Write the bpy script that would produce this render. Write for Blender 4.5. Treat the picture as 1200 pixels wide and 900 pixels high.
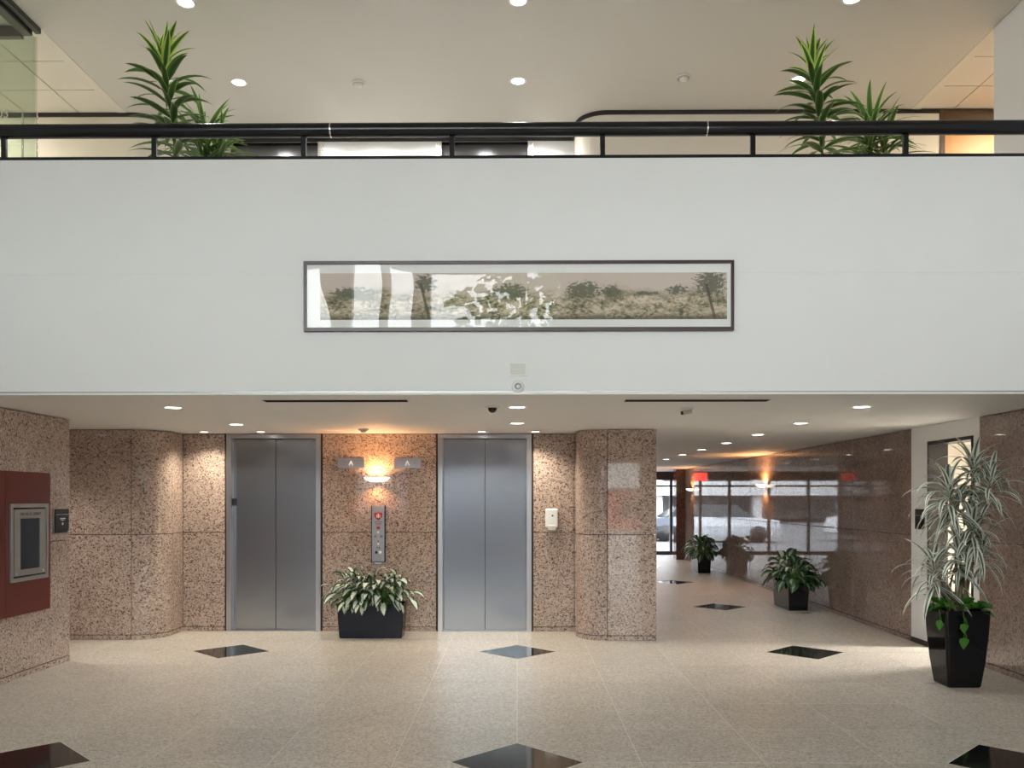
import bpy, math, random
from mathutils import Vector, Matrix

# ------------------------------------------------------------------ reset
for o in list(bpy.data.objects):
    bpy.data.objects.remove(o)
SC = bpy.context.scene
COL = SC.collection
PI = math.pi
R = math.radians

# ------------------------------------------------------------------ camera
EYE, YAW, F = 1.62, 0.010, 1000.0
cam_d = bpy.data.cameras.new('camera')
cam_d.sensor_fit = 'HORIZONTAL'; cam_d.sensor_width = 36.0; cam_d.lens = 36.0 * F / 1200.0
cam_d.shift_x = 4 / 1200; cam_d.shift_y = 135 / 1200
cam = bpy.data.objects.new('camera', cam_d); COL.objects.link(cam)
cam.location = (0, 0, EYE); cam.rotation_euler = (PI / 2, 0, YAW)
SC.camera = cam

def W(px, py, Y):
    """photo pixel on the plane at depth Y"""
    cx = (px - 596) / F; t = Y / (math.cos(YAW) + cx * math.sin(YAW))
    return Vector((t * (-math.sin(YAW) + cx * math.cos(YAW)), Y, EYE + t * (585 - py) / F))

# ------------------------------------------------------------------ world, exposure
wd = bpy.data.worlds.new('sky'); SC.world = wd; wd.use_nodes = True
wn = wd.node_tree.nodes; wn['Background'].inputs[0].default_value = (0.96, 0.975, 1.0, 1)
wn['Background'].inputs[1].default_value = 8.0
SC.view_settings.view_transform = 'Standard'; SC.view_settings.look = 'None'
SC.view_settings.gamma = 1.0; SC.view_settings.use_curve_mapping = False
SC.view_settings.exposure = 1.05

def portal(x, z, w, h, y, flip=False):
    l = bpy.data.lights.new('window_portal', 'AREA'); l.shape = 'RECTANGLE'; l.size = w; l.size_y = h
    l.cycles.is_portal = True
    o = bpy.data.objects.new('window_portal', l); COL.objects.link(o)
    o.location = (x, y, z); o.rotation_euler = (R(90), 0, PI if flip else 0)
BACK = -2.5          # inner face of the window wall behind the camera
portal(0, 4.65, 9.0, 2.8, BACK - 0.3)
portal(2.7, 1.25, 0.9, 2.5, BACK - 0.3)
portal(1.0, 1.25, 8.0, 2.4, 25.4, True)

# ------------------------------------------------------------------ mesh helpers
class MB:
    def __init__(s): s.v = []; s.f = []; s.sm = []
    def add(s, vs, fs, smooth=False):
        b = len(s.v); s.v += [tuple(v) for v in vs]
        for f in fs: s.f.append([b + i for i in f]); s.sm.append(smooth)
        return s
    def box(s, x0, x1, y0, y1, z0, z1):
        x0, x1 = min(x0, x1), max(x0, x1); y0, y1 = min(y0, y1), max(y0, y1); z0, z1 = min(z0, z1), max(z0, z1)
        vs = [(x0, y0, z0), (x1, y0, z0), (x1, y1, z0), (x0, y1, z0), (x0, y0, z1), (x1, y0, z1), (x1, y1, z1), (x0, y1, z1)]
        return s.add(vs, [(0, 3, 2, 1), (4, 5, 6, 7), (0, 1, 5, 4), (1, 2, 6, 5), (2, 3, 7, 6), (3, 0, 4, 7)])
    def prism(s, poly, z0, z1, smooth_from=None):
        n = len(poly)
        a = sum(poly[i][0] * poly[(i + 1) % n][1] - poly[(i + 1) % n][0] * poly[i][1] for i in range(n))
        if a < 0: poly = poly[::-1]
        vs = [(p[0], p[1], z0) for p in poly] + [(p[0], p[1], z1) for p in poly]
        fs = [tuple(range(n - 1, -1, -1)), tuple(range(n, 2 * n))]
        fs += [(i, (i + 1) % n, n + (i + 1) % n, n + i) for i in range(n)]
        return s.add(vs, fs)
    def lathe(s, prof, n=24, c=(0, 0, 0), a0=0, a1=2 * PI, smooth=True, axis='Z'):
        full = abs(a1 - a0 - 2 * PI) < 1e-6; m = n if full else n + 1
        vs = []
        for r, z in prof:
            for i in range(m):
                a = a0 + (a1 - a0) * i / n
                p = (r * math.cos(a), r * math.sin(a), z)
                if axis == 'Y': p = (p[0], -p[2], p[1])      # +z of the profile points to -Y
                if axis == 'X': p = (p[2], p[0], p[1])
                vs.append((p[0] + c[0], p[1] + c[1], p[2] + c[2]))
        fs = []
        for j in range(len(prof) - 1):
            for i in range(n if full else n):
                k = (i + 1) % m
                fs.append((j * m + i, j * m + k, (j + 1) * m + k, (j + 1) * m + i))
        return s.add(vs, fs, smooth)
    def tube(s, pts, rad, n=8, cap=True):
        pts = [Vector(p) for p in pts]; m = len(pts)
        if not isinstance(rad, (list, tuple)): rad = [rad] * m
        vs = []
        for i, p in enumerate(pts):
            t = (pts[min(i + 1, m - 1)] - pts[max(i - 1, 0)]).normalized()
            u = t.cross(Vector((0, 0, 1)) if abs(t.z) < .95 else Vector((1, 0, 0))).normalized(); w = u.cross(t)
            for k in range(n):
                a = 2 * PI * k / n; vs.append(p + (u * math.cos(a) + w * math.sin(a)) * rad[i])
        fs = [(i * n + k, i * n + (k + 1) % n, (i + 1) * n + (k + 1) % n, (i + 1) * n + k) for i in range(m - 1) for k in range(n)]
        s.add(vs, fs, True)
        if cap: s.add([vs[k] for k in range(n)], [tuple(range(n - 1, -1, -1))]); s.add([vs[(m - 1) * n + k] for k in range(n)], [tuple(range(n))])
        return s
    def mesh(s, name, m=None):
        me = bpy.data.meshes.new(name); me.from_pydata(s.v, [], s.f)
        me.polygons.foreach_set('use_smooth', s.sm)
        if m: me.materials.append(m)
        me.update(); return me
    def build(s, name, m, parent=None, bevel=0, loc=None):
        o = bpy.data.objects.new(name, s.mesh(name, m)); COL.objects.link(o)
        if parent: o.parent = parent
        if loc: o.location = loc
        if bevel:
            b = o.modifiers.new('bevel', 'BEVEL'); b.width = bevel; b.segments = 2; b.limit_method = 'ANGLE'
        return o

def empty(name, loc=(0, 0, 0), rz=0):
    o = bpy.data.objects.new(name, None); COL.objects.link(o); o.location = loc; o.rotation_euler = (0, 0, rz)
    o.empty_display_size = .1; return o
def tag(o, label, cat, group=None):
    o['label'] = label; o['category'] = cat
    if group: o['group'] = group
    return o
def struct(o, label=None, cat=None):
    o['kind'] = 'structure'
    if label: o['label'] = label
    if cat: o['category'] = cat
    return o
def text_obj(body, size, m, name, parent, loc, rot=(R(90), 0, 0), align='CENTER', ext=.0008):
    c = bpy.data.curves.new('t', 'FONT'); c.body = body; c.size = size; c.align_x = align; c.align_y = 'CENTER'; c.extrude = ext
    t = bpy.data.objects.new('t', c); COL.objects.link(t)
    me = bpy.data.meshes.new_from_object(t.evaluated_get(bpy.context.evaluated_depsgraph_get()))
    bpy.data.objects.remove(t); bpy.data.curves.remove(c)
    me.materials.clear(); me.materials.append(m)
    o = bpy.data.objects.new(name, me); COL.objects.link(o); o.parent = parent; o.location = loc; o.rotation_euler = rot
    return o

# ------------------------------------------------------------------ materials
def newmat(name):
    m = bpy.data.materials.new(name); m.use_nodes = True
    nt = m.node_tree; b = nt.nodes['Principled BSDF']
    return m, nt, b
def lk(nt, a, b): nt.links.new(a, b)
def mat(name, col, rough=.5, metal=0.0, spec=.5, emit=None, es=0, coat=0, noise=0, nscale=40, bump=0):
    m, nt, b = newmat(name)
    b.inputs['Base Color'].default_value = (*col, 1); b.inputs['Roughness'].default_value = rough
    b.inputs['Metallic'].default_value = metal; b.inputs['Specular IOR Level'].default_value = spec
    b.inputs['Coat Weight'].default_value = coat
    if emit: b.inputs['Emission Color'].default_value = (*emit, 1); b.inputs['Emission Strength'].default_value = es
    if noise or bump:
        g = nt.nodes.new('ShaderNodeNewGeometry'); n = nt.nodes.new('ShaderNodeTexNoise'); n.inputs['Scale'].default_value = nscale
        n.inputs['Detail'].default_value = 4
        lk(nt, g.outputs['Position'], n.inputs['Vector'])
        if noise:
            mx = nt.nodes.new('ShaderNodeMix'); mx.data_type = 'RGBA'
            mx.inputs[6].default_value = (*[c * (1 - noise) for c in col], 1); mx.inputs[7].default_value = (*[min(1, c * (1 + noise)) for c in col], 1)
            lk(nt, n.outputs['Fac'], mx.inputs[0]); lk(nt, mx.outputs[2], b.inputs['Base Color'])
        if bump:
            bp = nt.nodes.new('ShaderNodeBump'); bp.inputs['Strength'].default_value = bump; bp.inputs['Distance'].default_value = .01
            lk(nt, n.outputs['Fac'], bp.inputs['Height']); lk(nt, bp.outputs['Normal'], b.inputs['Normal'])
    return m
def ramp(nt, stops, const=False):
    r = nt.nodes.new('ShaderNodeValToRGB'); e = r.color_ramp.elements
    if const: r.color_ramp.interpolation = 'CONSTANT'
    while len(e) < len(stops): e.new(.5)
    for el, (p, c) in zip(e, stops): el.position = p; el.color = (*c, 1)
    return r
def mixc(nt, fac, a, b, mode='MIX'):
    x = nt.nodes.new('ShaderNodeMix'); x.data_type = 'RGBA'; x.blend_type = mode
    for s, v in ((0, fac), (6, a), (7, b)):
        if hasattr(v, 'is_output'): lk(nt, v, x.inputs[s])
        elif s == 0: x.inputs[0].default_value = v
        else: x.inputs[s].default_value = (*v, 1)
    return x.outputs[2]
def math_n(nt, op, a, b=None, c=None):
    x = nt.nodes.new('ShaderNodeMath'); x.operation = op
    for i, v in enumerate((a, b, c)):
        if v is None: continue
        if hasattr(v, 'is_output'): lk(nt, v, x.inputs[i])
        else: x.inputs[i].default_value = v
    return x.outputs[0]

def granite(name, light, mid, dark, scale, rough, darkp=.2, lightp=.4, patch=.25, spec=.5, coat=0):
    m, nt, b = newmat(name)
    g = nt.nodes.new('ShaderNodeNewGeometry')
    n = nt.nodes.new('ShaderNodeTexNoise'); n.inputs['Scale'].default_value = scale * 1.1; n.inputs['Detail'].default_value = 3
    lk(nt, g.outputs['Position'], n.inputs['Vector'])
    ad = nt.nodes.new('ShaderNodeVectorMath'); ad.operation = 'MULTIPLY_ADD'
    lk(nt, n.outputs['Color'], ad.inputs[0]); ad.inputs[1].default_value = (1.2 / scale,) * 3; lk(nt, g.outputs['Position'], ad.inputs[2])
    v = nt.nodes.new('ShaderNodeTexVoronoi'); v.inputs['Scale'].default_value = scale; lk(nt, ad.outputs[0], v.inputs['Vector'])
    sp = nt.nodes.new('ShaderNodeSeparateColor'); lk(nt, v.outputs['Color'], sp.inputs[0])
    dk2 = tuple(.5 * (a + c) for a, c in zip(dark, mid))
    r = ramp(nt, [(0, dark), (darkp * .6, dk2), (darkp, mid), (1 - lightp, tuple(.5 * (a + c) for a, c in zip(light, mid))), (1 - lightp * .5, light)], True)
    lk(nt, sp.outputs[0], r.inputs[0])
    n2 = nt.nodes.new('ShaderNodeTexNoise'); n2.inputs['Scale'].default_value = 1.7; n2.inputs['Detail'].default_value = 6
    n2.inputs['Roughness'].default_value = .65; lk(nt, g.outputs['Position'], n2.inputs['Vector'])
    oi = nt.nodes.new('ShaderNodeObjectInfo')
    f = math_n(nt, 'ADD', math_n(nt, 'MULTIPLY', math_n(nt, 'SUBTRACT', n2.outputs['Fac'], .5), patch * 3), math_n(nt, 'MULTIPLY', oi.outputs['Random'], .10))
    f = math_n(nt, 'ADD', f, .95)
    cm = nt.nodes.new('ShaderNodeCombineColor')
    for i in range(3): lk(nt, f, cm.inputs[i])
    c = mixc(nt, 1.0, r.outputs[0], cm.outputs[0], 'MULTIPLY')
    lk(nt, c, b.inputs['Base Color'])
    b.inputs['Roughness'].default_value = rough; b.inputs['Specular IOR Level'].default_value = spec
    b.inputs['Coat Weight'].default_value = coat; b.inputs['Coat Roughness'].default_value = .02
    return m

M = {}
M['granite'] = granite('polished_pink_granite', (.55, .44, .365), (.38, .285, .245), (.13, .090, .078), 82, .03, .22, .46, .16, .55)
M['granite_brown'] = granite('smooth_brown_granite', (.37, .285, .24), (.285, .21, .175), (.17, .115, .095), 60, .025, .20, .40, .34, .6)
M['browngranite'] = granite('dark_brown_granite', (.16, .095, .075), (.10, .058, .046), (.03, .02, .016), 70, .05, .25, .4, .15, .5)
M['floor'] = granite('beige_granite_floor', (.65, .60, .525), (.51, .46, .395), (.375, .335, .28), 75, .32, .22, .45, .10, .45)
M['black'] = mat('black_granite', (.010, .011, .010), .07, spec=.5, noise=.5, nscale=90)
M['joint'] = mat('dark_joint', (.05, .035, .028), .8)
M['grout'] = mat('pale_grout', (.80, .75, .66), .8, noise=.05)
M['white'] = mat('white_wall_paint', (.81, .81, .80), .55, noise=.015, nscale=3)
M['bright'] = mat('bright_white_paint', (.88, .89, .89), .5, noise=.01, nscale=3)
M['soffit'] = mat('soffit_paint', (.76, .76, .755), .6, noise=.02, nscale=3)
M['ceil'] = mat('upper_ceiling_paint', (.56, .53, .475), .7, noise=.02, nscale=2)
M['tile'] = mat('ceiling_tile', (.66, .62, .54), .85, noise=.05, nscale=120)
M['cream'] = mat('cream_wall_paint', (.70, .645, .55), .6, noise=.02, nscale=3)
M['trim'] = mat('black_trim', (.018, .016, .015), .35)
M['slot'] = mat('matt_black_slot', (.008, .008, .008), .9, spec=.1)
M['blackmetal'] = mat('black_painted_metal', (.007, .008, .010), .22, spec=.45)
M['alu'] = mat('aluminium_grey', (.42, .42, .41), .38, metal=.9)
M['panelgrey'] = mat('grey_metal_plate', (.34, .34, .36), .4, metal=.6)
M['chrome'] = mat('bright_metal', (.80, .80, .80), .2, metal=1)
M['plastic'] = mat('white_plastic', (.80, .81, .80), .4)
M['beige'] = mat('beige_plastic', (.66, .62, .56), .5)
M['blackpl'] = mat('black_plastic', (.012, .012, .013), .25)
M['pot'] = mat('black_gloss_planter', (.004, .004, .005), .08, spec=.3)
M['pot2'] = mat('dark_blue_planter', (.008, .010, .022), .25, spec=.3)
M['soil'] = mat('potting_soil', (.035, .022, .014), .95, noise=.4, nscale=60, bump=.8)
M['red'] = mat('red_panel_paint', (.11, .009, .006), .35, noise=.12, nscale=2)
M['redlogo'] = mat('red_print', (.40, .015, .03), .5)
M['wood'] = mat('honey_wood', (.62, .30, .09), .4, noise=.15, nscale=8)
M['brownwood'] = mat('dark_brown_wood', (.075, .040, .018), .4, noise=.2, nscale=8)
M['frame'] = mat('dark_maroon_frame', (.045, .016, .020), .3)
M['matboard'] = mat('white_mat_board', (.86, .85, .83), .8)
M['lens'] = mat('lamp_lens', (.9, .9, .9), .5, emit=(1, .95, .88), es=6)
M['arrowlit'] = mat('lit_arrow', (.8, .8, .78), .5, emit=(1, .97, .9), es=.25)
M['warmlens'] = mat('warm_glass_dish', (.9, .85, .78), .4, emit=(1, .88, .72), es=1.6)
M['exit'] = mat('exit_sign_red', (.6, .02, .02), .5, emit=(1, .04, .03), es=2.5)
M['print'] = mat('white_print', (.85, .85, .82), .5)
M['greyprint'] = mat('dark_grey_print', (.06, .06, .06), .5)
M['darkglass'] = mat('dark_glass', (.012, .018, .020), .06, spec=.6)
M['stem'] = mat('plant_stem', (.17, .14, .075), .7, noise=.25, nscale=60)
M['petiole'] = mat('green_stem', (.09, .20, .04), .55)
M['steel_dark'] = mat('dark_steel', (.20, .20, .21), .3, metal=.9)
M['asphalt'] = mat('asphalt', (.16, .16, .16), .9, noise=.15, nscale=4)
M['lawn'] = mat('lawn', (.10, .16, .05), .9, noise=.3, nscale=5)
M['brick'] = mat('red_brick', (.36, .10, .075), .85, noise=.2, nscale=9)
M['concrete'] = mat('pale_concrete', (.60, .59, .57), .8, noise=.08, nscale=2)
M['leafplain'] = mat('tree_leaf', (.06, .13, .03), .7, noise=.4, nscale=3)

def glass(name, tint, ior=1.45, wav=0, wscale=3, rough=0.0):
    m, nt, b = newmat(name); nt.nodes.remove(b)
    out = nt.nodes['Material Output']
    t = nt.nodes.new('ShaderNodeBsdfTransparent'); t.inputs[0].default_value = (*tint, 1)
    g = nt.nodes.new('ShaderNodeBsdfGlossy'); g.inputs['Roughness'].default_value = rough
    ge = nt.nodes.new('ShaderNodeNewGeometry'); dp = nt.nodes.new('ShaderNodeVectorMath'); dp.operation = 'DOT_PRODUCT'
    lk(nt, ge.outputs['Incoming'], dp.inputs[0]); lk(nt, ge.outputs['Normal'], dp.inputs[1])
    f0 = ((ior - 1) / (ior + 1)) ** 2                       # Schlick reflectance, the same from both sides of a thin pane
    fr = math_n(nt, 'MULTIPLY_ADD', math_n(nt, 'POWER', math_n(nt, 'SUBTRACT', 1, math_n(nt, 'ABSOLUTE', dp.outputs['Value'])), 5), 1 - f0, f0)
    x = nt.nodes.new('ShaderNodeMixShader'); lk(nt, fr, x.inputs[0]); lk(nt, t.outputs[0], x.inputs[1]); lk(nt, g.outputs[0], x.inputs[2])
    lk(nt, x.outputs[0], out.inputs[0])
    if wav:
        ge = nt.nodes.new('ShaderNodeNewGeometry'); n = nt.nodes.new('ShaderNodeTexNoise'); n.inputs['Scale'].default_value = wscale; n.inputs['Detail'].default_value = 0
        lk(nt, ge.outputs['Position'], n.inputs['Vector'])
        bp = nt.nodes.new('ShaderNodeBump'); bp.inputs['Strength'].default_value = 1; bp.inputs['Distance'].default_value = wav
        lk(nt, n.outputs['Fac'], bp.inputs['Height'])
        lk(nt, bp.outputs['Normal'], g.inputs['Normal'])
    return m
M['glass'] = glass('window_glass', (.93, .95, .94))
M['tinted'] = glass('tinted_glass', (.62, .64, .66), 1.5)
M['entry'] = glass('dark_entry_glass', (.26, .28, .31), 1.5)
M['green_glass'] = glass('greenish_glass', (.90, .935, .90), 1.5)
M['picglass'] = glass('wavy_picture_glazing', (1, 1, 1), 1.52, wav=.012, wscale=1.6)

def brushed(name, col, rough):
    m, nt, b = newmat(name); b.inputs['Metallic'].default_value = 1
    g = nt.nodes.new('ShaderNodeNewGeometry'); mp = nt.nodes.new('ShaderNodeMapping'); mp.inputs['Scale'].default_value = (260, 260, 3)
    n = nt.nodes.new('ShaderNodeTexNoise'); n.inputs['Scale'].default_value = 1; n.inputs['Detail'].default_value = 2
    lk(nt, g.outputs['Position'], mp.inputs[0]); lk(nt, mp.outputs[0], n.inputs[0])
    c = mixc(nt, n.outputs['Fac'], tuple(x * .96 for x in col), tuple(x * 1.04 for x in col)); lk(nt, c, b.inputs['Base Color'])
    r = math_n(nt, 'MULTIPLY_ADD', n.outputs['Fac'], .02, rough - .01); lk(nt, r, b.inputs['Roughness'])
    return m
M['steel'] = brushed('brushed_steel', (.36, .375, .405), .23)
M['jamb'] = brushed('steel_jamb', (.55, .55, .57), .28)

def leafmat(name, edge, mid, centre, wc, we, rough=.42, vein=0.0, trans=.25):
    """stripe pattern across the leaf (u), read from the UV map"""
    m, nt, b = newmat(name)
    uv = nt.nodes.new('ShaderNodeUVMap'); uv.uv_map = 'uv'
    s = nt.nodes.new('ShaderNodeSeparateXYZ'); lk(nt, uv.outputs[0], s.inputs[0])
    d = math_n(nt, 'MULTIPLY', math_n(nt, 'ABSOLUTE', math_n(nt, 'SUBTRACT', s.outputs[0], .5)), 2)
    if vein:
        g = nt.nodes.new('ShaderNodeNewGeometry'); n = nt.nodes.new('ShaderNodeTexNoise'); n.inputs['Scale'].default_value = 55; lk(nt, g.outputs['Position'], n.inputs[0])
        d = math_n(nt, 'ADD', d, math_n(nt, 'MULTIPLY', math_n(nt, 'SUBTRACT', n.outputs['Fac'], .5), vein))
    r = ramp(nt, [(0, centre), (wc, centre), (min(.98, wc + .10), mid), (we, mid), (min(1, we + .06), edge)])
    lk(nt, d, r.inputs[0])
    oi = nt.nodes.new('ShaderNodeObjectInfo'); f = math_n(nt, 'MULTIPLY_ADD', oi.outputs['Random'], .4, .8)
    cm = nt.nodes.new('ShaderNodeCombineColor')
    for i in range(3): lk(nt, f, cm.inputs[i])
    c = mixc(nt, 1.0, r.outputs[0], cm.outputs[0], 'MULTIPLY')
    lk(nt, c, b.inputs['Base Color']); b.inputs['Roughness'].default_value = rough
    tr = nt.nodes.new('ShaderNodeBsdfTranslucent'); lk(nt, c, tr.inputs[0])
    x = nt.nodes.new('ShaderNodeMixShader'); x.inputs[0].default_value = trans
    lk(nt, b.outputs[0], x.inputs[1]); lk(nt, tr.outputs[0], x.inputs[2]); lk(nt, x.outputs[0], nt.nodes['Material Output'].inputs[0])
    return m
M['leaf_agl'] = leafmat('silver_green_leaf', (.018, .060, .016), (.04, .12, .03), (.82, .87, .78), .50, .72, vein=.5)
M['leaf_agl_dark'] = leafmat('deep_green_leaf', (.022, .070, .018), (.03, .10, .025), (.30, .40, .27), .22, .70, vein=.5)
M['leaf_war'] = leafmat('white_edged_leaf', (.78, .80, .73), (.66, .68, .60), (.075, .11, .06), .30, .58)
M['leaf_lime'] = leafmat('lime_edged_leaf', (.62, .78, .18), (.10, .22, .04), (.05, .13, .03), .18, .50, trans=.4)
M['leaf_green'] = leafmat('dark_green_leaf', (.30, .42, .12), (.075, .15, .035), (.05, .10, .025), .2, .78, trans=.35)
M['leaf_pothos'] = leafmat('pothos_leaf', (.10, .30, .03), (.06, .22, .02), (.09, .27, .03), .1, .9)

# ------------------------------------------------------------------ levels
CZ = 2.425           # soffit
UF = 3.35            # upper floor
UZ = 6.07            # upper ceiling
HX = 4.5             # half width of the hall
EY = 10.45           # elevator wall
PY = 9.79            # front of the curved piers
FY = 6.54            # balcony face

# ------------------------------------------------------------------ floor
T = .7625; Y0 = 5.26 - 2 * T; HD = .41
floor = MB().box(-7.2, 8.2, BACK - .2, 25.4, -.25, -.0012).build('floor', M['grout']); struct(floor)
DIA = [(x, 5.26 + j * 5 * T) for j in (0, 1) for x in (-4 * T, 0, 4 * T)] + [(4 * T, 5.26 + j * 5 * T) for j in (2, 3, 4)]
def tile_poly(x0, x1, y0, y1):
    g = .003; a, b, c, d = x0 + g, x1 - g, y0 + g, y1 - g
    poly = []
    for (X, Y, sx, sy) in ((a, c, 1, 1), (b, c, -1, 1), (b, d, -1, -1), (a, d, 1, -1)):
        hit = None
        for (dx, dy) in DIA:
            if abs(dx - X) < .02 and abs(dy - Y) < .02: hit = (dx, dy)
        if hit:
            p1 = (X, Y + sy * HD); p2 = (X + sx * HD, Y)
            poly += [p1, p2] if (sx * sy > 0) else [p2, p1]
        else: poly.append((X, Y))
    return poly
def tile_rects(xa, xb, ya, yb):
    i0, i1 = math.floor(xa / T + 1e-6), math.ceil(xb / T - 1e-6)
    j0, j1 = math.floor((ya - Y0) / T + 1e-6), math.ceil((yb - Y0) / T - 1e-6)
    for j in range(j0, j1):
        for i in range(i0, i1):
            a, b, c, d = max(xa, i * T), min(xb, i * T + T), max(ya, Y0 + j * T), min(yb, Y0 + j * T + T)
            if b - a > .03 and d - c > .03: yield a, b, c, d
for reg in ((-HX, HX, Y0, 10.45), (1.6, HX, 10.45, 24.9), (-6.6, -HX, 8.54, PY)):
    for q in tile_rects(*reg):
        MB().prism(tile_poly(*q), -.001, 0).build('floor_tile', M['floor'], floor)
far = MB()
for reg in ((-HX, HX, BACK, Y0), (-3, 1.6, 19.8, 24.9)):
    for q in tile_rects(*reg): far.prism(tile_poly(*q), -.001, 0)
far.build('floor_tiles', M['floor'], floor)['kind'] = 'stuff'
for dx, dy in DIA:
    h = HD - .004
    MB().prism([(dx - h, dy), (dx, dy - h), (dx + h, dy), (dx, dy + h)], -.001, .0002).build('diamond_inlay', M['black'], floor)['label'] = 'black granite diamond inlay'

# ------------------------------------------------------------------ granite cladding
G = .0035; BASE = .055; ZJ = 1.2125
def rows(z1=CZ): return ((0, BASE, 'base_panel'), (BASE, ZJ, 'panel'), (ZJ, z1 - .004, 'panel'))
def clad_y(parent, xs, y, th=.03, z1=CZ, out=-1):
    """panels on a face at depth y looking towards -Y (out=-1)"""
    for a, b in zip(xs[:-1], xs[1:]):
        for z0, zz, nm in rows(z1):
            p = .004 if nm == 'base_panel' else 0
            MB().box(a + G, b - G, y + out * p, y - out * th, z0 + (.001 if z0 == 0 else G), zz - G).build(nm, M['granite'], parent, .0018)
def clad_x(parent, ys, x, side, th=.03, z1=CZ, m='granite'):
    """panels on a face at x; side=+1 when the face looks towards +X"""
    for a, b in zip(ys[:-1], ys[1:]):
        for z0, zz, nm in rows(z1):
            p = .004 if nm == 'base_panel' else 0
            MB().box(x + side * p, x - side * th, a + G, b - G, z0 + (.001 if z0 == 0 else G), zz - G).build(nm, M[m], parent, .0018)
def clad_arc(parent, cx, cy, r, a0, a1, th=.03, n=14):
    a0, a1 = a0 + .012, a1 - .012
    for z0, zz, nm in rows():
        rr = r + (.004 if nm == 'base_panel' else 0)
        out = [(cx + rr * math.cos(a0 + (a1 - a0) * i / n), cy + rr * math.sin(a0 + (a1 - a0) * i / n)) for i in range(n + 1)]
        inn = [(cx + (r - th) * math.cos(a0 + (a1 - a0) * i / n), cy + (r - th) * math.sin(a0 + (a1 - a0) * i / n)) for i in range(n + 1)]
        k = len(out); za, zb = z0 + (.001 if z0 == 0 else G), zz - G
        mb = MB(); vs = [(x, y, z) for z in (za, zb) for x, y in out + inn]
        N = 2 * k
        fs = [(i, i + 1, N + i + 1, N + i) for i in range(k - 1)]
        fi = [(k + i + 1, k + i, N + k + i, N + k + i + 1) for i in range(k - 1)]
        ft = [(N + i, N + i + 1, N + k + i + 1, N + k + i) for i in range(k - 1)]
        fb = [(i + 1, i, k + i, k + i + 1) for i in range(k - 1)]
        fe = [(0, N, N + k, k), (k - 1, 2 * k - 1, N + 2 * k - 1, N + k - 1)]
        mb.add(vs, fs, True)
        b0 = 0
        mb.f += fi + ft + fb + fe; mb.sm += [True] * len(fi) + [False] * (len(ft) + len(fb) + 2)
        o = mb.build(nm, M['granite'], parent); o.modifiers.new('e', 'EDGE_SPLIT').split_angle = R(40)

# elevator wall: piers between the two openings
EL = ((-3.572, -2.408), (-.973, .178))
wall_e = MB()
for a, b in ((-4.108, EL[0][0] - .02), (EL[0][1] + .02, EL[1][0] - .02), (EL[1][1] + .02, .70)):
    wall_e.box(a, b, EY + .031, EY + .5, 0, CZ)
wall_e = struct(wall_e.build('wall_elevator', M['joint']))
for a, b in ((-4.108, EL[0][0] - .018), (EL[0][1] + .018, EL[1][0] - .018), (EL[1][1] + .018, .70)): clad_y(wall_e, [a, b], EY)
# left pier (passage wall with rounded end)
RC = .335
wl = struct(MB().box(-7, -4.445, PY + .031, EY + .5, 0, CZ).box(-4.445, -4.14, PY + RC, EY + .5, 0, CZ).build('wall_passage', M['joint']))
clad_y(wl, [-6.9, -5.35, -4.445], PY)
clad_arc(wl, -4.445, PY + RC, RC, -PI / 2, 0)
clad_x(wl, [PY + RC, EY + .02], -4.11, 1)
# right pier and corridor side of the core
wr = struct(MB().box(.735, 1.568, PY + RC, 19.77, 0, CZ).box(1.05, 1.568, PY + .031, PY + RC, 0, CZ).build('wall_core', M['joint']))
clad_y(wr, [1.035, 1.60], PY)
clad_arc(wr, 1.035, PY + RC, RC, PI, 1.5 * PI)
clad_x(wr, [PY + RC, EY + .02], .70, -1)
clad_x(wr, [PY + .032, 11.6, 13.3, 15.0, 16.7, 18.4, 19.8], 1.60, 1)
# left wall of the hall
w_left = struct(MB().box(-7.2, -HX - .031, BACK - .2, 8.51, 0, CZ + .3).build('wall_left', M['joint']))
clad_x(w_left, [BACK, -.9, .8, 2.5, 4.2, 5.9, 7.25, 8.54], -HX, 1)
MB().box(-6.9, -HX - .031, 8.51, 8.54, 0, CZ).build('panel', M['granite'], w_left)
struct(MB().box(-7.2, -6.9, 8.54, 11, 0, CZ).build('wall_passage_end', M['granite']))
# right wall of the hall
w_right = struct(MB().box(HX + .031, HX + .25, BACK - .2, 8.35, 0, CZ + .3).build('wall_right', M['joint']))
clad_x(w_right, [BACK, -.9, .8, 2.5, 4.2, 5.9, 7.1, 8.35], HX, -1, m='granite_brown')
# corridor wall
w_cor = struct(MB().box(HX + .031, HX + .25, 9.79, 23.2, 0, CZ).build('wall_corridor', M['joint']))
clad_x(w_cor, [9.79, 11.47, 13.17, 14.87, 16.57, 18.27, 19.97, 21.67, 23.0], HX, -1, m='granite_brown')
struct(MB().box(4.26, 4.58, 22.9, 23.3, 0, CZ).build('wall_pier', M['browngranite'], None, .004))
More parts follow.
